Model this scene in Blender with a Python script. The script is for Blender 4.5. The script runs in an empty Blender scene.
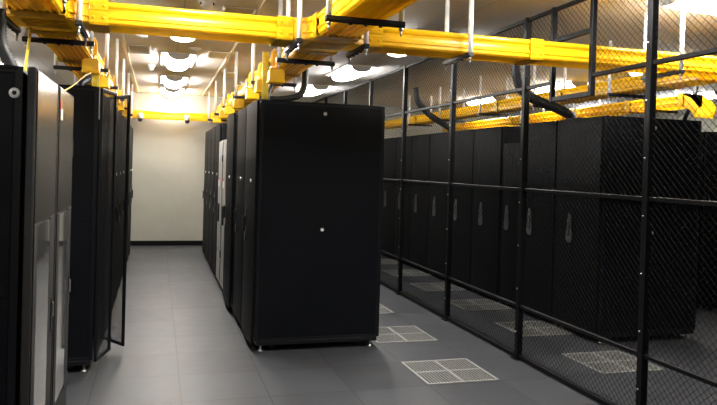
import bpy, math, random
from mathutils import Vector, Matrix
random.seed(7)
S = bpy.context.scene
COL = S.collection
PI = math.pi

# ------------------------------------------------------------------ mesh helper
class MB:
    def __init__(s):
        s.v = []; s.f = []; s.m = []; s.sm = []
    def add(s, vs, fs, mat=0, smooth=False):
        b = len(s.v)
        s.v.extend(tuple(p) for p in vs)
        for f in fs:
            s.f.append([b + i for i in f]); s.m.append(mat); s.sm.append(smooth)
    def box(s, x0, x1, y0, y1, z0, z1, mat=0, bev=0.0):
        if x1 < x0: x0, x1 = x1, x0
        if y1 < y0: y0, y1 = y1, y0
        if z1 < z0: z0, z1 = z1, z0
        b = min(bev, (x1-x0)*.45, (y1-y0)*.45, (z1-z0)*.45)
        if b <= 0:
            vs = [(x, y, z) for z in (z0, z1) for y in (y0, y1) for x in (x0, x1)]
            s.add(vs, [(0,2,3,1),(4,5,7,6),(0,1,5,4),(1,3,7,5),(3,2,6,7),(2,0,4,6)], mat); return
        lo = (x0, y0, z0); hi = (x1, y1, z1)
        vs = []; idx = {}
        for sx in (0, 1):
            for sy in (0, 1):
                for sz in (0, 1):
                    sg = (sx, sy, sz)
                    for a in range(3):
                        p = []
                        for k in range(3):
                            e = hi[k] if sg[k] else lo[k]
                            if k != a: e += -b if sg[k] else b
                            p.append(e)
                        idx[sg, a] = len(vs); vs.append(tuple(p))
        fs = []
        for a in range(3):
            o = [k for k in range(3) if k != a]
            for sd in (0, 1):
                q = []
                for (u, w) in ((0,0),(1,0),(1,1),(0,1)):
                    sg = [0,0,0]; sg[a] = sd; sg[o[0]] = u; sg[o[1]] = w
                    q.append(idx[tuple(sg), a])
                flip = (sd == 0) ^ (a == 1)
                fs.append(tuple(reversed(q)) if flip else tuple(q))
        for a in range(3):
            o = [k for k in range(3) if k != a]
            for u in (0, 1):
                for w in (0, 1):
                    s0 = [0,0,0]; s1 = [0,0,0]
                    s0[o[0]] = s1[o[0]] = u; s0[o[1]] = s1[o[1]] = w; s1[a] = 1
                    q = [idx[tuple(s0), o[0]], idx[tuple(s1), o[0]], idx[tuple(s1), o[1]], idx[tuple(s0), o[1]]]
                    fs.append(q)
        for sx in (0, 1):
            for sy in (0, 1):
                for sz in (0, 1):
                    fs.append([idx[(sx,sy,sz), a] for a in range(3)])
        c = Vector(((x0+x1)/2, (y0+y1)/2, (z0+z1)/2))
        out = []
        for f in fs:
            P = [Vector(vs[i]) for i in f]
            n = (P[1]-P[0]).cross(P[2]-P[0])
            out.append(list(reversed(f)) if n.dot(P[0]-c) < 0 else list(f))
        s.add(vs, out, mat)
    def ring_tube(s, pts, radii, n=10, mat=0, caps=True):
        pts = [Vector(p) for p in pts]
        if not isinstance(radii, (list, tuple)): radii = [radii]*len(pts)
        t0 = (pts[1]-pts[0]).normalized()
        up = Vector((0,0,1)) if abs(t0.z) < .9 else Vector((1,0,0))
        u = t0.cross(up).normalized()
        vs = []
        for i, p in enumerate(pts):
            a = pts[max(i-1, 0)]; c = pts[min(i+1, len(pts)-1)]
            t = (c-a).normalized()
            u = (u - t*u.dot(t)).normalized(); w = t.cross(u)
            for k in range(n):
                an = 2*PI*k/n
                vs.append(p + (u*math.cos(an) + w*math.sin(an))*radii[i])
        fs = []
        for i in range(len(pts)-1):
            for k in range(n):
                k2 = (k+1) % n
                fs.append((i*n+k, i*n+k2, (i+1)*n+k2, (i+1)*n+k))
        s.add(vs, fs, mat, True)
        if caps:
            b = len(s.v) - len(vs)
            s.f.append([b+k for k in reversed(range(n))]); s.m.append(mat); s.sm.append(False)
            e = b + (len(pts)-1)*n
            s.f.append([e+k for k in range(n)]); s.m.append(mat); s.sm.append(False)
    def cyl(s, p0, p1, r, n=12, mat=0): s.ring_tube([p0, p1], r, n, mat)
    def prism(s, poly, axis, a0, a1, mat=0, smooth=False, caps=True):
        """poly: closed 2-D outline; axis 'x': (y,z) extruded along x; 'y': (x,z); 'z': (x,y)"""
        n = len(poly)
        def P(p, a):
            return (a, p[0], p[1]) if axis == 'x' else (p[0], a, p[1]) if axis == 'y' else (p[0], p[1], a)
        vs = [P(p, a0) for p in poly] + [P(p, a1) for p in poly]
        area = sum(poly[i][0]*poly[(i+1) % n][1] - poly[(i+1) % n][0]*poly[i][1] for i in range(n))
        ccw = area > 0
        if axis == 'y': ccw = not ccw
        if a1 < a0: ccw = not ccw
        fs = []
        for i in range(n):
            j = (i+1) % n
            q = (i, j, n+j, n+i)
            fs.append(q if ccw else tuple(reversed(q)))
        s.add(vs, fs, mat, smooth)
        if caps:
            b = len(s.v) - 2*n
            c0 = [b+i for i in range(n)]; c1 = [b+n+i for i in range(n)]
            s.f.append(list(reversed(c0)) if ccw else c0); s.m.append(mat); s.sm.append(False)
            s.f.append(c1 if ccw else list(reversed(c1))); s.m.append(mat); s.sm.append(False)
    def lathe(s, prof, origin, n=20, mat=0, axis='z'):
        vs = []; fs = []
        for (r, h) in prof:
            for k in range(n):
                a = 2*PI*k/n
                c, d = r*math.cos(a), r*math.sin(a)
                if axis == 'z': p = (origin[0]+c, origin[1]+d, origin[2]+h)
                elif axis == 'y': p = (origin[0]+c, origin[1]+h, origin[2]+d)
                else: p = (origin[0]+h, origin[1]+c, origin[2]+d)
                vs.append(p)
        for i in range(len(prof)-1):
            for k in range(n):
                k2 = (k+1) % n
                fs.append((i*n+k, i*n+k2, (i+1)*n+k2, (i+1)*n+k))
        s.add(vs, fs, mat, True)
    def xform(s, M):
        s.v = [tuple(M @ Vector(p)) for p in s.v]; return s
    def build(s, name, mats, parent=None, loc=(0,0,0), rz=0.0):
        me = bpy.data.meshes.new(name)
        me.from_pydata(s.v, [], s.f)
        if not isinstance(mats, (list, tuple)): mats = [mats]
        for m in mats: me.materials.append(m)
        me.polygons.foreach_set('material_index', s.m)
        me.polygons.foreach_set('use_smooth', s.sm)
        me.update()
        o = bpy.data.objects.new(name, me); COL.objects.link(o)
        o.location = loc; o.rotation_euler = (0, 0, rz)
        if parent is not None: o.parent = parent
        return o

def tag(o, label, cat, group=None):
    o['label'] = label; o['category'] = cat
    if group: o['group'] = group
    return o
def thing(name, label, cat, loc=(0,0,0), rz=0.0, group=None):
    o = bpy.data.objects.new(name, None); COL.objects.link(o)
    o.empty_display_size = .1
    o.location = loc; o.rotation_euler = (0, 0, rz)
    return tag(o, label, cat, group)
def struct(o):
    o['kind'] = 'structure'; return o
KIDS = {}
def dup(root, label, loc, rz=0.0, group=None):
    def cp(o, parent):
        c = o.copy(); COL.objects.link(c)
        if parent is not None: c.parent = parent
        for ch in [k for k in o.children]: cp(ch, c)
        return c
    r = cp(root, None)
    r.location = loc; r.rotation_euler = (0, 0, rz); r['label'] = label
    if group: r['group'] = group
    return r
class Proto:
    """first call of place() puts the original thing, later calls copies of it and of its parts"""
    def __init__(s, root): s.root = root; s.used = False
    def place(s, label, loc, rz=0.0, group=None):
        if s.used: return dup(s.root, label, loc, rz, group)
        s.used = True
        r = s.root; r.location = loc; r.rotation_euler = (0, 0, rz); r['label'] = label
        if group: r['group'] = group
        return r

# ------------------------------------------------------------------ materials
def mat(name, col, rough=.5, metal=0.0, spec=.5, var=.0, nscale=20.0, bump=0.0, bscale=200.0, stretch=None, rvar=0.0):
    m = bpy.data.materials.new(name); m.use_nodes = True
    nt = m.node_tree; b = nt.nodes['Principled BSDF']
    b.inputs['Base Color'].default_value = (*col, 1); b.inputs['Roughness'].default_value = rough
    b.inputs['Metallic'].default_value = metal; b.inputs['Specular IOR Level'].default_value = spec
    tc = nt.nodes.new('ShaderNodeTexCoord'); vec = tc.outputs['Object']
    if stretch:
        mp = nt.nodes.new('ShaderNodeMapping'); mp.inputs['Scale'].default_value = stretch
        nt.links.new(vec, mp.inputs['Vector']); vec = mp.outputs['Vector']
    n = nt.nodes.new('ShaderNodeTexNoise'); n.inputs['Scale'].default_value = nscale; n.inputs['Detail'].default_value = 3
    nt.links.new(vec, n.inputs['Vector'])
    r = nt.nodes.new('ShaderNodeValToRGB')
    a = [max(0, c*(1-var)) for c in col]; z = [min(1, c*(1+var)) for c in col]
    r.color_ramp.elements[0].color = (*a, 1); r.color_ramp.elements[1].color = (*z, 1)
    r.color_ramp.elements[0].position = .3; r.color_ramp.elements[1].position = .7
    nt.links.new(n.outputs['Fac'], r.inputs['Fac']); nt.links.new(r.outputs['Color'], b.inputs['Base Color'])
    if rvar:
        mr = nt.nodes.new('ShaderNodeMapRange')
        mr.inputs['To Min'].default_value = rough-rvar; mr.inputs['To Max'].default_value = rough+rvar
        nt.links.new(n.outputs['Fac'], mr.inputs['Value']); nt.links.new(mr.outputs['Result'], b.inputs['Roughness'])
    if bump:
        n2 = nt.nodes.new('ShaderNodeTexNoise'); n2.inputs['Scale'].default_value = bscale
        nt.links.new(vec, n2.inputs['Vector'])
        bp = nt.nodes.new('ShaderNodeBump'); bp.inputs['Strength'].default_value = bump; bp.inputs['Distance'].default_value = .002
        nt.links.new(n2.outputs['Fac'], bp.inputs['Height']); nt.links.new(bp.outputs['Normal'], b.inputs['Normal'])
    return m
def emit(name, col, strength):
    m = bpy.data.materials.new(name); m.use_nodes = True
    b = m.node_tree.nodes['Principled BSDF']
    b.inputs['Base Color'].default_value = (.8,.8,.78,1)
    b.inputs['Emission Color'].default_value = (*col, 1); b.inputs['Emission Strength'].default_value = strength
    return m
def grid_mat(name, col, line, px, py, ox, oy, w, rough, tilevar, nsc, namt, spec=.5, bump=0.0, linerough=None, stretch=(1,1,1)):
    """tiles laid out in world x / y: per-tile tone, mottling, thin joints"""
    m = bpy.data.materials.new(name); m.use_nodes = True
    nt = m.node_tree; N = nt.nodes; L = nt.links; b = N['Principled BSDF']
    g = N.new('ShaderNodeNewGeometry'); sp = N.new('ShaderNodeSeparateXYZ'); L.new(g.outputs['Position'], sp.inputs[0])
    def M(op, a, c=None):
        n = N.new('ShaderNodeMath'); n.operation = op
        for i, q in enumerate((a, c)):
            if q is None: continue
            if isinstance(q, (int, float)): n.inputs[i].default_value = q
            else: L.new(q, n.inputs[i])
        return n.outputs[0]
    def axis(o, per, off):
        t = M('DIVIDE', M('SUBTRACT', o, off), per)
        fr = M('FRACT', M('ADD', t, 100.0)); fl = M('FLOOR', t)
        d = M('MULTIPLY', M('MINIMUM', fr, M('SUBTRACT', 1.0, fr)), per)
        return M('LESS_THAN', d, w/2), fl
    lx, fx = axis(sp.outputs['X'], px, ox); ly, fy = axis(sp.outputs['Y'], py, oy)
    ln = M('MAXIMUM', lx, ly)
    cb = N.new('ShaderNodeCombineXYZ'); L.new(fx, cb.inputs[0]); L.new(fy, cb.inputs[1])
    wn = N.new('ShaderNodeTexWhiteNoise'); wn.noise_dimensions = '2D'; L.new(cb.outputs[0], wn.inputs['Vector'])
    mp = N.new('ShaderNodeMapping'); mp.inputs['Scale'].default_value = stretch; L.new(g.outputs['Position'], mp.inputs['Vector'])
    no = N.new('ShaderNodeTexNoise'); no.inputs['Scale'].default_value = nsc; no.inputs['Detail'].default_value = 4
    L.new(mp.outputs[0], no.inputs['Vector'])
    k = M('ADD', 1.0, M('ADD', M('MULTIPLY', M('SUBTRACT', wn.outputs['Value'], .5), tilevar), M('MULTIPLY', M('SUBTRACT', no.outputs['Fac'], .5), namt)))
    hs = N.new('ShaderNodeVectorMath'); hs.operation = 'SCALE'; hs.inputs[0].default_value = col; L.new(k, hs.inputs['Scale'])
    mx = N.new('ShaderNodeMix'); mx.data_type = 'RGBA'
    L.new(ln, mx.inputs[0]); L.new(hs.outputs[0], mx.inputs[6]); mx.inputs[7].default_value = (*line, 1)
    L.new(mx.outputs[2], b.inputs['Base Color'])
    b.inputs['Specular IOR Level'].default_value = spec
    rr = M('ADD', rough, M('MULTIPLY', M('SUBTRACT', no.outputs['Fac'], .5), .15)); L.new(rr, b.inputs['Roughness'])
    if bump:
        n2 = N.new('ShaderNodeTexNoise'); n2.inputs['Scale'].default_value = 150; L.new(g.outputs['Position'], n2.inputs['Vector'])
        bp = N.new('ShaderNodeBump'); bp.inputs['Strength'].default_value = bump; bp.inputs['Distance'].default_value = .002
        L.new(n2.outputs['Fac'], bp.inputs['Height']); L.new(bp.outputs['Normal'], b.inputs['Normal'])
    return m
def perforated(name, col, pitch, openness):
    """sheet metal punched with a fine regular pattern of round holes"""
    m = bpy.data.materials.new(name); m.use_nodes = True
    nt = m.node_tree; N = nt.nodes; L = nt.links; b = N['Principled BSDF']
    b.inputs['Base Color'].default_value = (*col, 1); b.inputs['Roughness'].default_value = .45
    tc = N.new('ShaderNodeTexCoord'); mp = N.new('ShaderNodeMapping')
    mp.inputs['Scale'].default_value = (0, 1/pitch, 1/pitch); L.new(tc.outputs['Object'], mp.inputs['Vector'])
    fr = N.new('ShaderNodeVectorMath'); fr.operation = 'FRACTION'; L.new(mp.outputs[0], fr.inputs[0])
    sb = N.new('ShaderNodeVectorMath'); sb.operation = 'SUBTRACT'; sb.inputs[1].default_value = (0,.5,.5); L.new(fr.outputs[0], sb.inputs[0])
    ln = N.new('ShaderNodeVectorMath'); ln.operation = 'LENGTH'; L.new(sb.outputs[0], ln.inputs[0])
    gt = N.new('ShaderNodeMath'); gt.operation = 'GREATER_THAN'; gt.inputs[1].default_value = openness; L.new(ln.outputs['Value'], gt.inputs[0])
    L.new(gt.outputs[0], b.inputs['Alpha'])
    return m

BLK  = mat('black_powder_coat', (.0060,.0064,.0082), .42, 0, .25, .15, 30, .15, 400)
BLKP = mat('black_panel', (.0046,.0051,.0070), .40, 0, .13, .12, 6, .05, 300)
EDGE = mat('black_panel_border', (.005,.0055,.0075), .35, 0, .3, .1, 20)
DOORB = mat('black_perforated_door', (.0026,.0028,.0036), .55, 0, .09, .35, 260, .4, 320)
PERF = perforated('punched_black_sheet', (.02,.02,.022), .006, .40)
STEEL = mat('zinc_steel', (.55,.55,.54), .35, 1.0, .5, .1, 60)
KNOB = mat('white_metal_lock', (.78,.78,.76), .3, .2, .5, .05, 60)
HANDLE = mat('satin_grey_handle', (.11,.11,.11), .45, .3, .5, .15, 40)
BLKH = mat('black_handle', (.008,.008,.008), .3, 0, .5, .1, 40)
SILV = mat('brushed_silver_door', (.165,.155,.142), .24, .97, .5, .03, 8, 0, 300, (1,1,.05))
SILVF = mat('dark_door_frame', (.016,.015,.0145), .6, .1, .5, .1, 30)
GLASS = mat('smoked_mirror_door_glass', (.33,.33,.33), .05, .85, .5, .03, 4)
GREY = mat('light_grey_cabinet_paint', (.30,.295,.28), .4, 0, .5, .05, 20)
YEL  = mat('yellow_tray_plastic', (.86,.50,.010), .27, 0, .55, .03, 12)
def let_light_through(m, col, amount):
    nt = m.node_tree; b = nt.nodes['Principled BSDF']; out = nt.nodes['Material Output']
    t = nt.nodes.new('ShaderNodeBsdfTranslucent'); t.inputs['Color'].default_value = (*col, 1)
    x = nt.nodes.new('ShaderNodeMixShader'); x.inputs[0].default_value = amount
    nt.links.new(b.outputs[0], x.inputs[1]); nt.links.new(t.outputs[0], x.inputs[2]); nt.links.new(x.outputs[0], out.inputs['Surface'])
let_light_through(YEL, (1.0, .84, .06), .40)
YELD = mat('yellow_spout_plastic', (.80,.45,.015), .36, 0, .5, .06, 12)
CABLE = mat('yellow_fibre_jacket', (.80,.62,.05), .5, 0, .4, .1, 40)
ROD  = mat('white_rod_sleeve', (.85,.85,.83), .45, 0, .5, .05, 30)
BAR  = mat('black_bracket_steel', (.012,.012,.013), .4, .3, .5, .2, 40)
FEN  = mat('black_fence_paint', (.004,.004,.0045), .45, 0, .12, .2, 40)
WIRE = mat('black_vinyl_wire', (.0045,.0045,.005), .75, 0, .06, .2, 60)
RUB  = mat('black_corrugated_hose', (.010,.010,.011), .5, 0, .4, .2, 60)
WALL = mat('cream_wall_paint', (.37,.36,.305), .75, 0, .3, .03, 3, .1, 300)
BASE = mat('black_baseboard', (.004,.004,.004), .6, 0, .1, .1, 30)
TBAR = mat('cream_ceiling_rail', (.80,.72,.55), .5, 0, .4, .03, 20)
FLOOR = grid_mat('grey_floor_tile', (.0460,.0483,.0540), (.017,.0175,.018), .627, .6425, .2, 4.98, .010, .45, .30, 5.5, .55, .3, .12, stretch=(1.0,1.25,1))
CEIL = grid_mat('ceiling_tile', (.82,.815,.80), (.58,.57,.55), .61, 1.22, -.42, 6.15, .010, .85, .04, 60, .14, .2, .3)
FIX  = mat('white_fixture_reflector', (.62,.61,.58), .4, 0, .5, .02, 20)
CAPM = mat('grey_fixture_end_cap', (.42,.41,.39), .5, 0, .4, .04, 30)
LENS = emit('lit_fixture_lens', (1.0,.97,.92), 70.0)
VENT = mat('pale_grey_vent_grate', (.30,.30,.285), .45, .2, .5, .1, 50)
DARK = mat('dark_recess_shade', (.012,.012,.012), .9, 0, .1, .1, 5)  # dark tone standing in for shade inside vents and slots
GRIL = mat('grey_ceiling_grille', (.55,.54,.52), .5, .1, .4, .1, 40)
CREAM = mat('cream_register', (.86,.80,.60), .5, 0, .4, .05, 30)
PLAS = mat('white_plastic', (.80,.79,.76), .4, 0, .5, .03, 30)
PLBK = mat('black_plastic', (.012,.012,.012), .35, 0, .5, .1, 30)
RED  = mat('red_sticker', (.55,.05,.04), .5, 0, .4, .05, 40)

# ------------------------------------------------------------------ room
HC = 3.09; YE = 14.5; YB = -6.0; XL = -5.2; XR = 11.2
def slab(name, x0, x1, y0, y1, z0, z1, m):
    b = MB(); b.box(x0, x1, y0, y1, z0, z1); return struct(b.build(name, m))
slab('floor', XL-.1, XR+.1, YB-.1, YE+.1, -.1, 0, FLOOR)
slab('ceiling', XL-.1, XR+.1, YB-.1, YE+.1, HC, HC+.1, CEIL)
slab('wall_end', XL-.1, XR+.1, YE, YE+.1, 0, HC, WALL)
slab('wall_rear', XL-.1, XR+.1, YB-.1, YB, 0, HC, WALL)
slab('wall_left', XL-.1, XL, YB, YE, 0, HC, WALL)
slab('wall_right', XR, XR+.1, YB, YE, 0, HC, WALL)
slab('baseboard_end', XL, XR, YE-.012, YE, 0, .10, BASE)
slab('baseboard_left', XL, XL+.012, YB, YE-.012, 0, .10, BASE)
slab('baseboard_right', XR-.012, XR, YB, YE-.012, 0, .10, BASE)
slab('trim_1', -.445, -.405, YB, YE, HC-.014, HC, TBAR)
slab('trim_2', .83, .87, YB, YE, HC-.014, HC, TBAR)

# ------------------------------------------------------------------ ceiling light fixtures
def make_fixture():
    t = thing('ceiling_light', 'x', 'ceiling light')
    w, l = .225, .61
    fr = MB()
    for (x0, x1, y0, y1) in ((-w, w, -l, -l+.02), (-w, w, l-.02, l), (-w, -w+.02, -l+.02, l-.02), (w-.02, w, -l+.02, l-.02)):
        fr.box(x0, x1, y0, y1, -.014, 0)
    fr.build('frame', FIX, t)
    for sx in (-1, 1):
        r = MB()
        r.prism([(sx*(w-.02), 0), (sx*(w-.02), -.004), (sx*.185, -.003), (sx*.16, -.010), (sx*.16, 0)], 'y', -l+.02, l-.02)
        r.build('reflector', FIX, t)
    def arc(a, d, n=14): return [(a*math.cos(PI+PI*k/n), -.022 + d*math.sin(PI+PI*k/n)) for k in range(n+1)]
    b = MB()
    pts = []; NY = 12
    for j in range(NY+1):
        y = -l+.05 + (2*l-.10)*j/NY; q = math.sqrt(max(0, 1-(y/(l+.25))**2))
        pts.append([(.150*q*math.cos(2*PI*k/24), y, -.020 - .043*q + .043*q*math.sin(2*PI*k/24)) for k in range(24)])
    b.add([p for r_ in pts for p in r_], [(j*24+k, j*24+(k+1) % 24, (j+1)*24+(k+1) % 24, (j+1)*24+k) for j in range(NY) for k in range(24)], 0, True)
    b.build('lens', LENS, t)
    for s in (-1, 1):
        e = MB(); a = arc(.135, .070)
        e.prism([(.152, -.002)] + [(-.152, -.002)] + a, 'y', s*(l-.05), s*(l-.022)) if False else e.prism([(-.152, -.002)] + a + [(.152, -.002)], 'y', s*(l-.05), s*(l-.022))
        e.build('end_cap', CAPM, t)
    return t
FX = Proto(make_fixture())
GL = 'basket ceiling lights'
def fix(x, y0, label): FX.place(label, (x, y0+.61, HC-.001), 0, GL)
fix(.22, 6.50, 'lit basket ceiling light over left aisle, behind the first crossing yellow tray')
fix(.22, 8.98, 'lit basket ceiling light over left aisle, second from the crossing yellow tray')
fix(.22, 11.40, 'lit basket ceiling light over left aisle, third from the crossing yellow tray')
fix(.22, 13.20, 'lit basket ceiling light right above the glowing end wall of the left aisle')
fix(.22, 3.3, 'lit basket ceiling light over left aisle, overhead in front of the crossing tray')
fix(.22, -1.9, 'added unseen ceiling light over left aisle, far in front of the crossing tray')  # out of view, added for mild light on the near panels
fix(2.63, 6.40, 'lit basket ceiling light over right aisle, just behind the crossing yellow tray')
fix(2.63, 8.95, 'lit basket ceiling light over right aisle, second behind the crossing tray')
fix(2.63, 11.40, 'lit basket ceiling light over right aisle, third behind the crossing tray')
FX.place('lit basket ceiling light turned sideways at the near top corner behind the fence', (4.27, 4.38, HC-.001), PI/2, GL)
for k, y in enumerate((3.2, 5.65, 8.1, 10.55)):  # unseen row, added to raise the ambient light on the ceiling
    fix(-2.45, y, 'added unseen ceiling light beyond the left rack row, %s from the camera' % ['nearest', 'second', 'third', 'farthest'][k])
fix(-2.45, .0, 'added unseen ceiling light left of the silver-door cabinets, in front of them')  # out of view, added to brighten the near left end panel
fix(2.63, 3.15, 'added unseen ceiling light over right aisle, overhead in front of the crossing tray')  # out of view, added to brighten near ceiling and tray fronts
fix(6.05, 6.52, 'lit basket ceiling light behind the fence, seen under the crossing yellow tray')
fix(6.05, 8.95, 'lit basket ceiling light behind the fence, framed by the tray opening')
fix(6.05, 11.45, 'lit basket ceiling light behind the fence, above the far cage racks')
fix(8.68, 8.95, 'lit basket ceiling light beyond the second cage tray, near the right edge')
fix(8.68, 11.40, 'lit basket ceiling light beyond the second cage tray, behind its elbow')

# ------------------------------------------------------------------ ceiling registers, detector, small cameras
def register(x0, x1, y0, y1, m, label, nslat, name='ceiling_register'):
    t = thing(name, label, 'ceiling vent', ((x0+x1)/2, (y0+y1)/2, HC-.001), 0, 'ceiling registers')
    hx, hy = (x1-x0)/2, (y1-y0)/2
    f = MB(); q = .025
    f.box(-hx, hx, -hy, -hy+q, -.012, 0, 0, .003); f.box(-hx, hx, hy-q, hy, -.012, 0, 0, .003)
    f.box(-hx, -hx+q, -hy+q, hy-q, -.012, 0, 0, .003); f.box(hx-q, hx, -hy+q, hy-q, -.012, 0, 0, .003)
    f.build('frame', m, t)
    p = MB(); p.box(-hx+q, hx-q, -hy+q, hy-q, -.002, 0); p.build('duct_back', DARK if m is GRIL else m, t)
    s = MB()
    for k in range(nslat):
        y = -hy+q + (2*hy-2*q)*(k+.5)/nslat
        s.prism([(y-.006, -.003), (y+.006, -.011), (y+.008, -.010), (y-.004, -.002)], 'x', -hx+q, hx-q)
    s.build('louver_panel', m, t)
register(-.40, -.12, 8.62, 9.28, GRIL, 'grey slatted ceiling vent left of the aisle lights', 16)
register(.52, .82, 6.15, 6.47, GRIL, 'small grey slatted ceiling vent right above the crossing yellow tray', 10)
register(.57, .83, 8.70, 9.20, CREAM, 'cream slatted ceiling vent right of the aisle lights', 10)
register(.89, 1.12, 10.55, 11.1, CREAM, 'smaller looking cream ceiling vent further along beside the white rods', 10)
def detector():
    t = thing('smoke_detector', 'white round smoke detector on ceiling above the crossing yellow tray', 'smoke detector', (.37, 6.06, HC-.001))
    b = MB(); b.lathe([(.001, -.012), (.075, -.012), (.078, -.008), (.078, 0)], (0,0,0), 24); b.build('mounting_plate', PLAS, t)
    c = MB(); c.lathe([(.001, -.055), (.035, -.055), (.052, -.046), (.058, -.030), (.058, -.0125)], (0,0,0), 24); c.build('sensing_cap', PLAS, t)
    for k in range(3):
        a = k*2*PI/3
        v = MB(); v.box(-.006, .006, .0585, .066, -.036, -.016); v.xform(Matrix.Rotation(a, 4, 'Z')); v.build('cover_slot', DARK, t)
detector()
def pod(loc, label):
    t = thing('dome_camera', label, 'camera', loc)
    b = MB(); b.lathe([(.001, -.03), (.05, -.03), (.055, -.02), (.055, 0)], (0,0,0), 20); b.build('base', PLAS, t)
    d = MB(); d.lathe([(.001, -.085), (.02, -.08), (.036, -.062), (.042, -.031)], (0,0,0), 20); d.build('dome', FIX, t)
pod((-.13, 10.3, HC-.001), 'small white dome camera on ceiling beside the left aisle lights')
def disc(x, y, label):
    b = MB(); b.lathe([(.001, -.02), (.05, -.018), (.07, -.004), (.07, 0)], (0,0,0), 20)
    c = MB(); c.lathe([(.001, -.034), (.018, -.032), (.02, -.0205)], (0,0,0), 12)
    t = thing('sprinkler_head', label, 'sprinkler', (x, y, HC-.001))
    b.build('cover_ring', PLAS, t); c.build('nozzle', STEEL, t)
disc(.40, 8.56, 'pale sprinkler head on ceiling just right of the second aisle light')
disc(-.21, 7.98, 'pale sprinkler head on ceiling between left ceiling rail and first aisle light')
def wall_sensor(x, label):
    t = thing('tray_camera', label, 'camera', (x, 13.96, 2.555), 0, 'end tray cameras')
    b = MB(); b.box(-.02, .02, .052, .26, -.042, -.015, 0, .004); b.build('bracket', PLAS, t)
    c = MB(); c.lathe([(.001, .085), (.046, .08), (.05, .065), (.05, -.02), (.001, -.02)], (0, 0, 0), 18); c.build('housing', PLAS, t)
    d = MB(); d.lathe([(.046, -.0205), (.046, -.055), (.03, -.08), (.001, -.085)], (0, 0, 0), 18); d.build('lens', PLBK, t)
wall_sensor(-.355, 'white camera with black lens hanging from the end tray, left one of two')
wall_sensor(.53, 'white camera with black lens hanging from the end tray, right one of two')

# ------------------------------------------------------------------ server racks (front at x = 0 facing -x, y = 0..W, body to x = D)
def bow(W, d, y0, y1, n=10, th=.02):
    out = [(-d*(1-((2*(y-W/2))/(W))**2) - th, y) for y in [y0+(y1-y0)*k/n for k in range(n+1)]]
    return out
def feet(t, W, D):
    for x in (.07, D-.07):
        for y in (.06, W-.06):
            f = MB(); f.lathe([(.001, 0), (.028, 0), (.028, .008), (.012, .014), (.012, .062)], (x, y, .001), 12); f.build('levelling_foot', STEEL, t)
    for x in (.18, D-.18):
        for y in (.09, W-.09):
            c = MB(); c.lathe([(.001, -.011), (.024, -.011), (.026, -.008), (.026, .008), (.024, .011), (.001, .011)], (x, y, .032), 14, 0, 'y')
            c.box(x-.02, x+.02, y-.016, y-.0125, .03, .075); c.box(x-.02, x+.02, y+.0125, y+.016, .03, .075)
            c.build('caster', BLKH, t)
def rack_body(t, W, D, H, zb=.10, front=True):
    f = MB(); p = .045
    for x in (.022, D-.022-p):
        for y in (.014, W-.014-p): f.box(x, x+p, y, y+p, zb-.03, H-.0205, 0, .003)
    f.box(.022, D-.022, .004, W-.004, zb-.04, zb, 0, .004)
    f.build('frame', BLK, t)
    tp = MB(); tp.box(.02, D-.02, .003, W-.003, H-.02, H, 0, .005)
    tp.box(.25, .45, W/2-.12, W/2+.12, H, H+.004); tp.build('top_panel', BLKP, t)
    zs = zb + .50*(H-zb)
    for s in (0, 1):
        y0, y1 = (.009, .013) if s == 0 else (W-.013, W-.009)
        q = MB(); e = .014
        q.box(.004, D-.004, y0, y1, zb, H-.003)
        # raised border and the two lift-off sheets
        yy0, yy1 = (y0-.004, y0) if s == 0 else (y1, y1+.004)
        q.box(.004, .036, yy0, yy1, zb, H-.003, 1, .002); q.box(D-.036, D-.004, yy0, yy1, zb, H-.003, 1, .002)
        q.box(.036, D-.036, yy0, yy1, H-.030, H-.003, 1, .002); q.box(.036, D-.036, yy0, yy1, zb, zb+.025, 1, .002)
        zsm = zb + .505*(H-zb)
        a0, a1 = (y0-.003, y0) if s == 0 else (y1, y1+.003)
        q.box(.040, D-.040, a0, a1, zb+.029, zsm-.005, 0, .001); q.box(.040, D-.040, a0, a1, zsm+.005, H-.034, 0, .001)
        po = q.build('side_panel', [BLKP, EDGE], t)
        for zz in (H-.10, zsm-.09):
            k = MB(); sg = -1 if s == 0 else 1
            yk = a0 if s == 0 else a1
            k.lathe([(.016, 0), (.017, sg*.003), (.013, sg*.006), (.006, sg*.0055), (.001, sg*.003)], (D*.51, yk, zz), 16, 0, 'y')
            k.build('lock', KNOB, po)
    r = MB(); r.box(D-.018, D, .006, W-.006, zb, H-.004, 0, .004)
    for k in range(1, 6): r.box(D, D+.004, .05, W-.05, zb+(H-zb)*k/6-.004, zb+(H-zb)*k/6+.004)
    r.build('rear_door', DOORB, t)
    feet(t, W, D)
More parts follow.
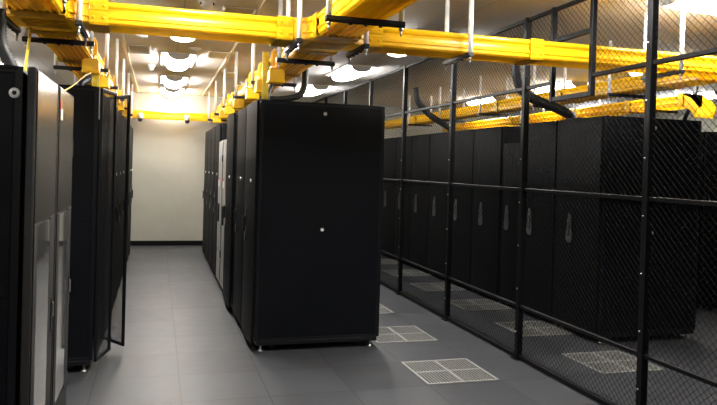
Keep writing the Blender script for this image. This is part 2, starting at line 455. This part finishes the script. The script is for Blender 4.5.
def make_rack(W, D=1.184, H=2.28, zb=.10, handle=HANDLE, knob=True, y_handle=None):
    t = thing('server_rack', 'x', 'server rack')
    rack_body(t, W, D, H, zb)
    d = MB()
    pr = bow(W, .018, .008, W-.008) + [(-.002, W-.008), (-.002, .008)]
    d.prism([(x, y) for x, y in pr], 'z', zb-.03, H-.006)
    d.box(-.026, -.020, .010, .045, zb-.03, H-.006, 0, .002); d.box(-.026, -.020, W-.045, W-.010, zb-.03, H-.006, 0, .002)
    dr = d.build('front_door', DOORB, t)
    yh = y_handle if y_handle else W*.60
    xo = -.02 - .018*(1-((2*(yh-W/2))/W)**2)
    h = MB(); h.prism([(yh+a_, z_) for a_, z_ in ((-.018,1.27),(.018,1.27),(.030,1.20),(.034,1.12),(.052,1.06),(.055,1.0),(.03,.965),(-.03,.965),(-.055,1.0),(-.052,1.06),(-.034,1.12),(-.030,1.20))], 'x', xo-.012, xo+.001)
    h.box(xo-.030, xo-.012, yh-.012, yh+.012, 1.05, 1.20, 0, .006); h.build('handle', handle, dr)
    if knob:
        yk = W*.28
        xk = -.02 - .018*(1-((2*(yk-W/2))/W)**2)
        k = MB(); k.lathe([(.017, .001), (.018, -.004), (.012, -.008), (.001, -.008)], (xk, yk, 1.545), 16, 0, 'x'); k.build('lock', KNOB, dr)
    for zz in (.35, 1.2, 2.0):
        hg = MB(); hg.cyl((-.012, W-.004, zz-.04), (-.012, W-.004, zz+.04), .006, 8); hg.build('hinge', BLKH, dr)
    return t
ordn = ['first','second','third','fourth','fifth','sixth','seventh','eighth','ninth','tenth','eleventh']

# central row (right side of the left aisle)
R8 = Proto(make_rack(.80, handle=BLKH))
XC = .8254; XF_ = XC + .040
GC = 'black racks of the central row'
R8.place('large black server rack at the near end of the central row, broad side panel showing', (XF_, 6.16, 0), 0, GC)
R8.place('black server rack second from the near end of the central row', (XF_, 6.98, 0), 0, GC)
R8.place('black server rack just before the pale grey cabinets, standing slightly proud', (XF_-.035, 7.80, 0), 0, GC)
def make_grey():
    W, D, H = .645, 1.1, 2.02
    t = thing('grey_cabinet', 'x', 'server cabinet'); rack_body(t, W, D, H, .09)
    d = MB(); d.box(-.02, 0, .005, W-.005, .07, H-.005, 0, .003); dr = d.build('front_door', BLK, t)
    for (a, b) in ((.09, .30), (.36, .57)):
        s = MB(); s.box(-.030, -.0205, a, b, .10, H-.02, 0, .004); s.build('pale_strip', GREY, dr)
    l = MB(); l.box(-.0318, -.0304, .38, .55, 1.38, 1.47, 0); l.build('paper_label', PLAS, dr)
    r = MB(); r.box(-.0332, -.0320, .38, .55, 1.475, 1.50, 0); r.build('red_label_band', RED, dr)
    for z in (.45, 1.72):
        h = MB(); h.box(-.045, -.0205, W-.065, W-.015, z, z+.09, 0, .004); h.build('latch', BLKH, dr)
    h = MB(); h.box(-.05, -.0205, .31, .35, .9, 1.15, 0, .006); h.build('handle', BLKH, dr)
    return t
GR = Proto(make_grey())
GR.place('shorter pale grey cabinet with red-topped label, nearer of the two in the central row', (XC+.03, 8.64, 0), 0, 'pale grey cabinets')
GR.place('shorter pale grey cabinet with red-topped label, farther of the two in the central row', (XC+.03, 9.30, 0), 0, 'pale grey cabinets')
for i, y in enumerate((9.97, 10.79, 11.60, 12.41)):
    R8.place(['black server rack directly behind the pale grey cabinets in the central row',
              'black server rack second behind the pale grey cabinets in the central row',
              'black server rack second from the end wall in the central row',
              'black server rack nearest the end wall in the central row'][i], (XF_, y, 0), 0, GC)

# caged row behind the fence
K8 = Proto(make_rack(.80, handle=HANDLE, knob=False, y_handle=.49))
XK = 4.2 + .04; GK = 'black racks behind the fence'
yy = [5.85, 6.66]
K8.place('black server rack at the near end of the caged row, side panel behind the fence', (XK, 5.85, 0), 0, GK)
K8.place('black server rack second from the near end of the caged row', (XK, 6.66, 0), 0, GK)
K5 = make_rack(.44, H=2.06, handle=HANDLE, knob=False)
K5['label'] = 'narrow shorter black rack leaving a notch in the caged row'; K5['group'] = GK; K5.location = (XK+.02, 7.475, 0)
for i in range(7):
    K8.place('black server rack behind the fence, %s past the narrow short rack' % ordn[i], (XK, 7.93+i*.81, 0), 0, GK)
# second caged row, glimpsed at the far right
for i in range(3):
    K8.place('black server rack of the rear caged row at far right, %s from its near end' % ordn[i], (6.68, 7.15+i*.81, 0), 0, 'black racks of the rear caged row')

# left row: plain racks beyond the split-door rack (turned to face +x)
GLft = 'black racks of the left row'
for i in range(8):
    R8.place('black server rack of the left row, %s beyond the rack with ajar mesh doors' % ordn[i], (-.475, 6.62+(i+1)*.815, 0), PI, GLft)
# split-door rack with both mesh leaves ajar
def split_rack():
    W, D, H = .76, 1.18, 2.28
    t = thing('server_rack', 'black server rack in left row with split mesh doors standing ajar', 'server rack', (-.46, 5.81+W, 0), PI, GLft)
    rack_body(t, W, D, H, .10)
    def leaf(hy, ang, sgn):
        # leaf built hinged at origin, extending along sgn*y
        L = .365; b = MB(); q = .028
        za, zb_ = .085, H-.012
        ys = (0, sgn*L)
        b.box(-.022, 0, 0, sgn*q, za, zb_, 0, .004); b.box(-.022, 0, sgn*(L-q), sgn*L, za, zb_, 0, .004)
        b.box(-.022, 0, sgn*q, sgn*(L-q), za, za+q, 0, .004); b.box(-.022, 0, sgn*q, sgn*(L-q), zb_-q, zb_, 0, .004)
        o = b.build('door_leaf', BLK, t, (-.004, hy, 0), ang)
        m = MB(); m.add([(-.011, sgn*q, za+q), (-.011, sgn*(L-q), za+q), (-.011, sgn*(L-q), zb_-q), (-.011, sgn*q, zb_-q)], [(0,1,2,3)])
        m.build('mesh_panel', PERF, o)
        return o
    # near side in the room is y = W in local space (rack is turned round)
    a = leaf(W-.002, -math.radians(14), -1)
    b = leaf(.002, math.radians(33), 1)
    h = MB(); h.box(-.035, -.0225, .325, .355, 1.0, 1.22, 0, .005); h.build('handle', BLKH, b)
    s = MB(); s.box(-.006, .02, W-.022, W-.010, H-.26, H-.03, 0, .002); s.build('corner_strip', STEEL, t)
split_rack()
# two cabinets with silver doors, nearest on the left
def silver_cab():
    W, D, H = .66, 1.1, 2.08
    t = thing('server_cabinet', 'x', 'server cabinet')
    rack_body(t, W, D, H, .09)
    d = MB(); th = .034
    d.box(-.012-th, -.012, .004, W-.004, .07, H, 0, .006)
    dr = d.build('front_door', SILVF, t)
    X0 = -.012-th
    w0, w1 = .38, 1.40
    fc = MB(); fc.box(X0-.006, X0-.0005, .05, W-.025, w1+.012, H-.012, 0, .002); fc.build('metal_panel', SILV, dr)
    gl = MB(); gl.box(X0-.005, X0-.0005, .20, W-.115, w0, w1, 0, .001); gl.build('window', GLASS, dr)
    fs = MB()
    fs.box(X0-.006, X0-.0005, .05, .196, w0-.03, w1+.0115, 0, .002); fs.box(X0-.006, X0-.0005, W-.111, W-.025, w0-.03, w1+.0115, 0, .002)
    fs.build('window_surround', SILVF, dr)
    lk = MB(); lk.lathe([(.022, 0), (.022, .004), (.016, .007), (.009, .006)], (.036, W-.009, 1.965), 20, 0, 'y')
    lk.lathe([(.009, .006), (.007, .002), (.001, .002)], (.036, W-.009, 1.965), 20, 1, 'y')
    lk.build('lock', [KNOB, PLBK], t)
    hs = MB(); hs.box(X0-.010, X0-.0065, .075, .115, .83, 1.0, 0, .001); hs.build('handle_plate', BLKH, dr)
    hl = MB(); hl.box(X0-.018, X0-.0105, .085, .105, .90, .975, 0, .003); hl.build('handle', STEEL, dr)
    for z in (.3, 1.71):
        g = MB(); g.box(X0-.002, -.001, -.016, .0035, z, z+.10, 0, .003); g.build('hinge_block', BLKH, dr)
    return t
SC = silver_cab()
tag(SC, 'black cabinet with silver door at the left edge, nearest of the two', 'server cabinet', 'silver-door cabinets')
SC.location = (-.55, 3.825, 0); SC.rotation_euler = (0, 0, PI)
SC2 = dup(SC, 'black cabinet with silver door and red sticker, second from the left edge', (-.55, 4.515, 0), PI, 'silver-door cabinets')
for ch in SC2.children:
    if ch.name.startswith('front_door'):
        st = MB(); st.box(-.0545, -.0525, .545, .60, 1.90, 1.96); st.build('warning_sticker', PLAS, ch)
        st = MB(); st.box(-.0550, -.0526, .595, .6305, 1.955, 2.0); st.build('red_sticker', RED, ch)

# ------------------------------------------------------------------ perforated floor tiles
def make_vent():
    t = thing('floor_vent', 'x', 'floor vent')
    a = .313; f = MB(); q = .022
    f.box(-a, a, -a, -a+q, .0006, .007, 0, .001); f.box(-a, a, a-q, a, .0006, .007, 0, .001)
    f.box(-a, -a+q, -a+q, a-q, .0006, .007, 0, .001); f.box(a-q, a, -a+q, a-q, .0006, .007, 0, .001)
    f.build('frame', VENT, t)
    p = MB(); p.box(-a+q, a-q, -a+q, a-q, .0006, .0012); p.build('opening_shade', DARK, t)  # thin plate on the floor, its dark colour painted as the hole's shade
    g = MB(); n = 22
    i0 = -a+q; L = 2*(a-q)
    for k in range(1, n):
        c = i0 + L*k/n; hw = .0026 if k != n//2 else .012
        g.box(c-hw, c+hw, i0, -i0, .0042, .006)
        g.box(i0, -i0, c-hw, c+hw, .0042, .0062)
    g.build('grate', VENT, t)
    return t
FV = Proto(make_vent()); GV = 'perforated floor tiles'
va = ['perforated vent tile in right aisle floor, nearest to the camera', 'perforated vent tile touching the near corner of the central row',
      'perforated vent tile in right aisle, half hidden behind the central row']
for i in range(3): FV.place(va[i], (2.39, 5.31+1.285*i, 0), 0, GV)
vc = ['perforated vent tile behind the fence, nearest the camera', 'perforated vent tile behind the fence, second from the camera',
      'perforated vent tile behind the fence, third from the camera', 'perforated vent tile behind the fence, fourth from the camera',
      'perforated vent tile behind the fence, fifth from the camera', 'perforated vent tile behind the fence, farthest from the camera']
for i in range(6): FV.place(vc[i], (3.98-.02*i if i < 2 else 3.93, 5.29+1.30*i, 0), 0, GV)

# ------------------------------------------------------------------ chain-link fence
XFN = 3.174; CH = HC - .003
FE = thing('cage_fence', 'black chain-link cage fence with posts and rails along the right aisle', 'fence', (XFN, 8.0, 0))
posts = [2.32, 3.890, 5.535, 7.13, 8.71, 10.26, 11.8, 13.3, 14.46]
OPN = (4.553, 5.10, 2.31, 2.80)
pw = .027
def fpart(b, name, m): return b.xform(Matrix.Translation((-XFN, -8.0, 0))).build(name, m, FE)
for i, y in enumerate(posts):
    b = MB(); b.box(XFN-pw, XFN+pw, y-pw, y+pw, .004, CH, 0, .004)
    b.box(XFN-.05, XFN+.05, y-.05, y+.05, .001, .010, 0, .002)
    k = .25
    while k < 3.0:
        b.lathe([(.0065, 0), (.0065, -.005), (.004, -.008), (.001, -.010)], (XFN-pw, y+.004, k), 8, 1, 'x'); k += .39
    fpart(b, 'post', [FEN, STEEL])
for y in OPN[:2]:
    b = MB(); b.box(XFN-.02, XFN+.02, y-.02, y+.02, OPN[2]-.02, CH, 0, .003); fpart(b, 'opening_upright', FEN)
for z in (OPN[2], OPN[3]):
    b = MB(); b.box(XFN-.018, XFN+.018, OPN[0]+.021, OPN[1]-.021, z-.02, z+.02, 0, .003); fpart(b, 'opening_bar', FEN)
def wires(y0, y1, z0, z1):
    b = MB(); py, pz = .0555, .0505; rr_ = {1: .0021, -1: .0013}
    for fam in (1, -1):
        k0 = int(math.floor((y0/py + fam*-1*0) )) - int((z1-z0)/pz) - 3
        k1 = int(math.ceil(y1/py)) + int((z1-z0)/pz) + 3
        for k in range(k0, k1):
            # line: y = py*k + fam*(z)*(py/pz)
            s = fam*py/pz; c = py*(k + .25) - s*z0 if fam == 1 else py*(k+.25) - s*z0
            za, zb_ = z0, z1
            ya, yb = c+s*za, c+s*zb_
            # clip in y
            lo, hi = (y0, y1)
            t0, t1 = 0.0, 1.0
            dy = yb-ya
            ta, tb = (lo-ya)/dy, (hi-ya)/dy
            if ta > tb: ta, tb = tb, ta
            t0 = max(t0, ta); t1 = min(t1, tb)
            if t1-t0 < 1e-4: continue
            P = lambda t: Vector((XFN+fam*.0017, ya+dy*t, za+(zb_-za)*t))
            b.ring_tube([P(t0), P(t1)], rr_[fam], 4, 0, False)
    return b
rails = [.03, .48, 1.535, 2.45, CH-.022]
for i in range(len(posts)-1):
    y0, y1 = posts[i]+pw, posts[i+1]-pw
    for z in rails:
        if i == 1 and abs(z-2.45) < .01:
            for (a, c) in ((y0, OPN[0]-.021), (OPN[1]+.021, y1)):
                b = MB(); b.box(XFN-.016, XFN+.016, a, c, z-.016, z+.016, 0, .004); fpart(b, 'rail', FEN)
            continue
        hh = .02 if z < .1 else .016
        b = MB(); b.box(XFN-.016, XFN+.016, y0, y1, z-hh, z+hh, 0, .004); fpart(b, 'rail', FEN)
    if i == 1:
        b = wires(y0, y1, .05, OPN[2]-.02)
        for (ya, yb, za, zb_) in ((y0, OPN[0]-.02, OPN[2]-.02, CH-.04), (OPN[1]+.02, y1, OPN[2]-.02, CH-.04), (OPN[0]+.02, OPN[1]-.02, OPN[3]+.02, CH-.04)):
            w = wires(ya, yb, za, zb_); b.add(w.v, w.f, 0, True)
    else:
        b = wires(y0, y1, .05, CH-.04)
    fpart(b, 'wire_mesh', WIRE)

# ------------------------------------------------------------------ yellow fibre trays
ZT = 2.558; TW = .136; TH = .135
def uprof(w=TW, h=TH, t=.007):
    R = [(w, 0), (w+.004, .006), (w+.004, .026), (w+.011, .034), (w+.011, .046), (w+.001, .056), (w-.001, .075), (w+.001, .092),
         (w+.013, .104), (w+.016, .114), (w+.013, .124), (w+.004, h), (w-.004, h)]
    out = [(x, z) for x, z in R]
    inner = [(w-t, h-.012), (w-t, t)]
    Lf = [(-x, z) for x, z in reversed(R)]
    bot = []
    n = 7
    for k in range(n):
        c = -w + 2*w*(k+.5)/n; hw = w/n*.45
        bot += [(c-hw-.005, 0), (c-hw, -.008), (c+hw, -.008), (c+hw+.005, 0)]
    return bot + out + inner + [(-x, z) for x, z in reversed(inner)] + Lf
def sleeve(w=TW, h=TH):
    e = .012
    o = [(-w-e, -.014), (w+e, -.014), (w+e+.008, 0), (w+e+.008, h*.45), (w+e+.002, h*.5), (w+e+.010, h*.6), (w+e+.010, h+.004),
         (w+e+.004, h+.008), (w+.0175, h+.008), (w+.0175, .001), (w+.013, -.0085)]
    i = [(-x, z) for x, z in reversed(o[1:])]
    # closed band below the trough and up both walls
    return o[1:] + i
def add_coupler(t, axis, a, half=.055):
    c = MB(); c.prism(sleeve(), axis, a-half, a+half)
    for s in (-1, 1):
        for d in (-.03, .03):
            for z in (.03, .105):
                x = s*(TW+.022)
                if axis == 'y': c.lathe([(.010, 0), (.010, s*.006), (.001, s*.006)], (x, a+d, z), 6, 0, 'x')
                else: c.lathe([(.010, 0), (.010, s*.006), (.001, s*.006)], (a+d, x, z), 6, 0, 'y')
    c.build('coupler', YEL, t)
def tray(axis, cx, a0, a1, label, couplers, z=ZT):
    loc = (cx, a0, z) if axis == 'y' else (a0, cx, z)
    t = thing('cable_tray', label, 'cable tray', loc, 0, 'yellow fibre trays')
    b = MB(); b.prism(uprof(), axis, 0, a1-a0); b.build('trough', YEL, t)
    for c in couplers: add_coupler(t, axis, c-a0)
    return t
def junction(x, y, label, z=ZT):
    t = thing('tray_junction', label, 'tray junction', (x, y, z), 0, 'yellow tray crossings')
    a, e, n = TW, .26, 6
    r = e - a
    pts = []
    def arc(sx, sy, rev):
        q = [(sx*(e - r*math.sin(PI/2*k/n)), sy*(e - r*math.cos(PI/2*k/n))) for k in range(n+1)]
        return q[::-1] if rev else q
    # outline counter-clockwise: start on +x arm
    out = []
    for (sx, sy, rev) in ((1, 1, False), (-1, 1, True), (-1, -1, False), (1, -1, True)):
        out += arc(sx, sy, rev)
    b = MB(); b.prism(out, 'z', -.006, .002)
    for k in range(-2, 3): b.box(-a, a, k*.055-.009, k*.055+.009, -.011, -.006)
    b.build('floor_plate', YEL, t)
    for (sx, sy) in ((1,1),(-1,1),(-1,-1),(1,-1)):
        w = MB()
        i_ = [(sx*(e-r*math.sin(PI/2*k/n)), sy*(e-r*math.cos(PI/2*k/n))) for k in range(n+1)]
        o_ = [(sx*(e-(r-.013)*math.sin(PI/2*k/n)), sy*(e-(r-.013)*math.cos(PI/2*k/n))) for k in range(n+1)]
        w.prism(i_ + o_[::-1], 'z', .002, TH)
        l_ = [(sx*(e-(r-.026)*math.sin(PI/2*k/n)), sy*(e-(r-.026)*math.cos(PI/2*k/n))) for k in range(n+1)]
        w.prism(i_ + l_[::-1], 'z', TH-.025, TH+.003)
        w.prism(i_ + l_[::-1], 'z', .035, .050)
        w.build('curved_wall', YEL, t)
XRT, XLT, YLT = 1.12, -.70, 4.75
E = .262
junction(XRT, YLT, 'yellow four-way tray crossing above the near end of the central row')
junction(XLT, YLT, 'yellow four-way tray crossing above the silver-door cabinets')
tray('y', XRT, .6, YLT-E, 'yellow fibre tray running overhead from the central crossing towards the camera', [1.5, 3.05, YLT-E-.057])
tray('y', XRT, YLT+E, 14.02, 'long yellow fibre tray running over the central rack row to the end wall', [YLT+E+.057] + [6.45+1.62*k for k in range(5)])
tray('y', XLT, .6, YLT-E, 'yellow fibre tray overhead at the top left, on the camera side of the crossing', [1.5, 3.05, YLT-E-.057])
tray('y', XLT, YLT+E, 14.02, 'long yellow fibre tray running over the left rack row to the end wall', [YLT+E+.057] + [6.45+1.62*k for k in range(5)])
tray('x', YLT, XLT+E, XRT-E, 'yellow fibre tray crossing the left aisle between the two crossings', [XLT+E+.057, XRT-E-.057])
tray('x', YLT, XRT+E, 10.6, 'long yellow fibre tray crossing the right aisle and passing through the fence opening', [XRT+E+.057, 2.72, 4.9, 6.6, 8.3])
tray('x', YLT, -4.6, XLT-E, 'yellow fibre tray leaving the left crossing towards the left wall', [XLT-E-.057])
tray('x', 14.2, -.98, 1.36, 'yellow fibre tray along the end wall above the two small hanging cameras', [-.45, .92])
XT2, XT3 = 4.72, 6.22
tray('y', XT2, 5.0, 14.2, 'yellow fibre tray behind the fence running over the caged rack row', [5.6, 7.2, 8.8, 10.4, 12.0])
tray('y', XT3, 6.95, 14.2, 'second yellow fibre tray behind the fence, ending in an elbow at right', [7.9, 9.5, 11.1])
def elbow():
    t = thing('tray_elbow', 'yellow downward elbow at the near end of the second cage tray', 'tray elbow', (XT3, 6.94, ZT))
    b = MB(); n = 6
    for s in (-1, 1):
        o = [(-.24*math.sin(PI/3*k/n)*1.2, -(1-math.cos(PI/3*k/n))*.30) for k in range(n+1)]
        lo = [(y, z) for y, z in o]; hi = [(y-.05*k/n, z+TH-.03*k/n) for k, (y, z) in enumerate(o)]
        b.prism(lo + hi[::-1], 'x', s*TW-.006, s*TW+.006)
    b.prism(o + [(y-.004, z-.010) for y, z in reversed(o)], 'x', -TW, TW)
    b.build('chute', YEL, t)
    c = MB(); c.prism(sleeve(), 'y', -.075, -.003); c.build('coupler', YEL, t)
elbow()

# ------------------------------------------------------------------ hangers: a black bar under the tray and two white rods to the ceiling
def make_hanger():
    t = thing('tray_hanger', 'x', 'tray hanger')
    L = .225
    b = MB(); b.box(-L-.012, L+.012, -.021, .021, -.030, -.002, 0, .003); b.box(-L-.012, L+.012, -.008, .008, -.036, -.030)
    b.build('bar', BAR, t)
    for k in (-.09, 0, .09):
        s = MB(); s.cyl((k, 0, -.044), (k, 0, -.0365), .011, 6); s.build('bolt', BAR, t)
    for s in (-1, 1):
        r = MB(); r.cyl((s*(L-.008), 0, .0), (s*(L-.008), 0, HC-ZT+.0095), .0165, 14); rr = r.build('rod', ROD, t)
        n = MB(); n.cyl((s*(L-.008), 0, -.052), (s*(L-.008), 0, -.037), .013, 6); n.cyl((s*(L-.008), 0, -.085), (s*(L-.008), 0, -.0525), .006, 8)
        n.build('rod_nut', STEEL, rr)
    return t
HG = Proto(make_hanger()); GH = 'tray hangers'
ZH = ZT - .0105
def hang(x, y, along_x, label): HG.place(label, (x, y, ZH), 0 if along_x else PI/2, GH)
hang(XRT, 3.77, True, 'tray hanger with white rods in front of the central crossing')
hang(XRT, 2.2, True, 'tray hanger second in front of the central crossing, overhead')
for i, y in enumerate((5.42, 7.02, 8.62, 10.2, 11.75, 13.35)):
    hang(XRT, y, True, 'tray hanger with white rods over the central row, %s behind the crossing' % ordn[i])
hang(XLT, 3.82, True, 'tray hanger in front of the left crossing')
for i, y in enumerate((5.29, 6.78, 8.33, 9.88, 11.45, 13.05)):
    hang(XLT, y, True, 'tray hanger with white rods over the left row, %s behind the crossing' % ordn[i])
hang(XLT+.212, YLT, False, 'slanted-looking hanger bar on the aisle side of the left crossing')
hang(XLT-.212, YLT, False, 'hanger bar on the outer side of the left crossing')
hang(XRT-.235, YLT, False, 'hanger bar on the left aisle side of the central crossing')
hang(XRT+.235, YLT, False, 'hanger bar on the right aisle side of the central crossing')
hang(-2.0, YLT, False, 'hanger on the crossing tray left of the left crossing')
hang(2.14, YLT, False, 'hanger with white rods on the crossing tray, just before the fence')
hang(3.98, YLT, False, 'hanger with white rods on the crossing tray, first behind the fence')
hang(5.6, YLT, False, 'hanger with white rods on the crossing tray, second behind the fence')
for i, y in enumerate((6.15, 7.65, 9.15, 10.65, 12.1)):
    hang(XT2, y, True, 'hanger with white rods over the caged racks, %s from the near end' % ordn[i])
for i, y in enumerate((7.4, 9.0, 10.6)):
    hang(XT3, y, True, 'hanger with white rods on the second cage tray, %s from its elbow' % ordn[i])

# ------------------------------------------------------------------ drop spouts clipped to the sides of the trays
def make_spout():
    t = thing('drop_spout', 'x', 'cable spout')
    # local: tray wall outside at x = 0, spout on the -x side
    s = MB()
    for d in (-.045, .045):
        s.box(-.012, -.001, d-.020, d+.020, -.02, TH+.012, 0, .003)
        s.box(-.012, .012, d-.020, d+.020, TH+.008, TH+.018, 0, .003)
        s.box(-.020, -.0125, d-.008, d+.008, .01, TH, 0, .003)
    s.build('saddle', YEL, t)
    c = MB()
    c.prism([(-.034, -.022), (-.046, -.040), (-.046, -.120), (.085, -.120), (.085, -.040), (.070, -.022)], 'y', -.065, .065)
    c.build('spout_box', YELD, t)
    l = MB(); l.box(-.053, .092, -.072, .072, -.142, -.1205, 0, .004); l.build('rim', YEL, t)
    return t
SP = Proto(make_spout()); GS = 'yellow cable spouts'
xw = XRT-TW-.026
for i, y in enumerate((6.02, 6.85, 7.62, 8.95, 10.1, 11.0, 12.3)):
    SP.place('yellow cable spout on the central tray, %s behind the crossing' % ordn[i], (xw, y, ZT), 0, GS)
xw2 = XLT+TW+.026
for i, y in enumerate((6.15, 7.3, 8.75, 9.3, 10.4, 11.8)):
    SP.place('yellow cable spout on the left row tray, %s behind the crossing' % ordn[i], (xw2, y, ZT), PI, GS)
def drop_strip(x, y, z0, z1, label):
    b = MB(); n = 8
    pts = [(x, y+.004*math.sin(k), z1+(z0-z1)*k/n) for k in range(n+1)]
    for dx in (-.024, -.012, 0, .012, .024): b.ring_tube([(p[0]+dx, p[1]+.003*math.sin(dx*300+i), p[2]) for i, p in enumerate(pts)], .0065, 6)
    tag(b.build('fibre_ribbon', CABLE), label, 'cable')
drop_strip(.915, 6.22, 2.292, 2.72, 'yellow fibre ribbon dropping from the central tray to the near rack top')
drop_strip(-.52, 6.15, 2.292, 2.405, 'yellow fibre ribbon under the first spout of the left tray')

# ------------------------------------------------------------------ hoses and loose cables
def smooth_path(P, n=60):
    P = [Vector(p) for p in P]; out = []
    Q = [P[0]*2-P[1]] + P + [P[-1]*2-P[-2]]
    m = len(P)-1
    for i in range(m):
        a, b, c, d = Q[i], Q[i+1], Q[i+2], Q[i+3]
        for k in range(n//m):
            t = k/(n//m)
            out.append(.5*((2*b)+(c-a)*t+(2*a-5*b+4*c-d)*t*t+(3*b-a-3*c+d)*t**3))
    out.append(P[-1]); return out
def hose(P, r, label, n=90, name='corrugated_hose', m=None, rib=True):
    pts = smooth_path(P, n)
    b = MB(); b.ring_tube(pts, [r*(1.0 if (i % 2 or not rib) else .88) for i in range(len(pts))], 12)
    tag(b.build(name, m or RUB), label, 'hose' if name == 'corrugated_hose' else 'cable')
hose([(3.82, 6.9, 3.06), (3.83, 6.9, 2.80), (3.89, 6.9, 2.65), (4.0, 6.9, 2.55), (4.17, 6.9, 2.49), (4.36, 6.9, 2.435), (4.49, 6.9, 2.385), (4.55, 6.9, 2.35), (4.55, 6.9, 2.302)], .058, 'thick black corrugated hose behind the fence, nearer one, dropping onto a caged rack')
hose([(4.0, 10.5, 3.03), (4.04, 10.5, 2.84), (4.12, 10.5, 2.72), (4.27, 10.5, 2.59), (4.45, 10.5, 2.49), (4.61, 10.5, 2.40), (4.66, 10.5, 2.35), (4.66, 10.5, 2.302)], .055, 'thick black corrugated hose behind the fence, farther one, bending onto caged racks')
hose([(1.40, 6.75, 2.84), (1.39, 6.75, 2.62), (1.375, 6.72, 2.47), (1.31, 6.7, 2.385), (1.15, 6.68, 2.345), (1.0, 6.66, 2.335), (.94, 6.62, 2.325)], .032, 'black hose elbow lying on top of the near central rack', 90, 'power_cable', None, False)
hose([(1.05, 6.55, 2.52), (1.02, 6.55, 2.45), (.98, 6.50, 2.36), (.98, 6.49, 2.29)], .024, 'short black cable under the central tray beside the yellow ribbon', 60, 'power_cable', None, False)
hose([(-.862, 4.2, 2.51), (-.858, 4.2, 2.42), (-.845, 4.2, 2.31), (-.80, 4.2, 2.21), (-.78, 4.2, 2.14), (-.78, 4.2, 2.092)], .036, 'black hose dropping from the left tray onto the silver-door cabinet', 60)
hose([(-.60, 6.60, 2.52), (-.62, 6.58, 2.42), (-.67, 6.50, 2.36), (-.68, 6.48, 2.292)], .03, 'short black hose dropping onto the rack with ajar doors', 60)
hose([(-.81, 4.86, 2.53), (-.805, 4.75, 2.40), (-.79, 4.56, 2.2), (-.785, 4.45, 2.094)], .009, 'thin yellow fibre cable hanging behind the silver-door cabinets', 60, 'fibre_cable', CABLE, False)
hose([(-.545, 6.0, 2.405), (-.555, 5.6, 2.33), (-.57, 5.0, 2.19), (-.585, 4.52, 2.10), (-.60, 4.3, 2.089), (-.60, 3.7, 2.0885)], .0048, 'thin yellow fibre cable sagging from left spout to the silver-door cabinets', 60, 'fibre_cable', CABLE, False)
hose([(6.55, 7.18, 2.85), (6.53, 7.2, 2.7), (6.54, 7.3, 2.55), (6.70, 7.55, 2.42), (6.82, 7.62, 2.36), (6.83, 7.63, 2.292)], .03, 'black hose beside the elbow of the second cage tray', 60)

# ------------------------------------------------------------------ camera
f, yaw, pitch, roll, cy = 685.51, .2846, -.0066, .0279, 172.51
fw = Vector((math.sin(yaw)*math.cos(pitch), math.cos(yaw)*math.cos(pitch), math.sin(pitch)))
r0 = Vector((math.cos(yaw), -math.sin(yaw), 0)); d0 = fw.cross(r0)
c, s = math.cos(roll), math.sin(roll)
rt = c*r0 - s*d0; dn = s*r0 + c*d0
cd = bpy.data.cameras.new('camera'); cam = bpy.data.objects.new('camera', cd); COL.objects.link(cam)
cd.sensor_width = 36; cd.sensor_fit = 'HORIZONTAL'; cd.lens = f*36/717
cd.shift_y = -(202.5-cy)/717
cd.clip_start = .05
M = Matrix((( rt.x, -dn.x, -fw.x, 0), (rt.y, -dn.y, -fw.y, 0), (rt.z, -dn.z, -fw.z, 1.69), (0,0,0,1)))
cam.matrix_world = M
S.camera = cam

# ------------------------------------------------------------------ world and view
w = bpy.data.worlds.new('world'); S.world = w; w.use_nodes = True
w.node_tree.nodes['Background'].inputs['Color'].default_value = (.5,.5,.5,1)
w.node_tree.nodes['Background'].inputs['Strength'].default_value = .02
S.view_settings.view_transform = 'Standard'; S.view_settings.look = 'None'
S.view_settings.exposure = 0.0; S.view_settings.gamma = 1.0
S.cycles.max_bounces = 8; S.cycles.diffuse_bounces = 4; S.cycles.glossy_bounces = 4; S.cycles.transparent_max_bounces = 16
S.cycles.caustics_reflective = False; S.cycles.caustics_refractive = False
S.cycles.use_denoising = True
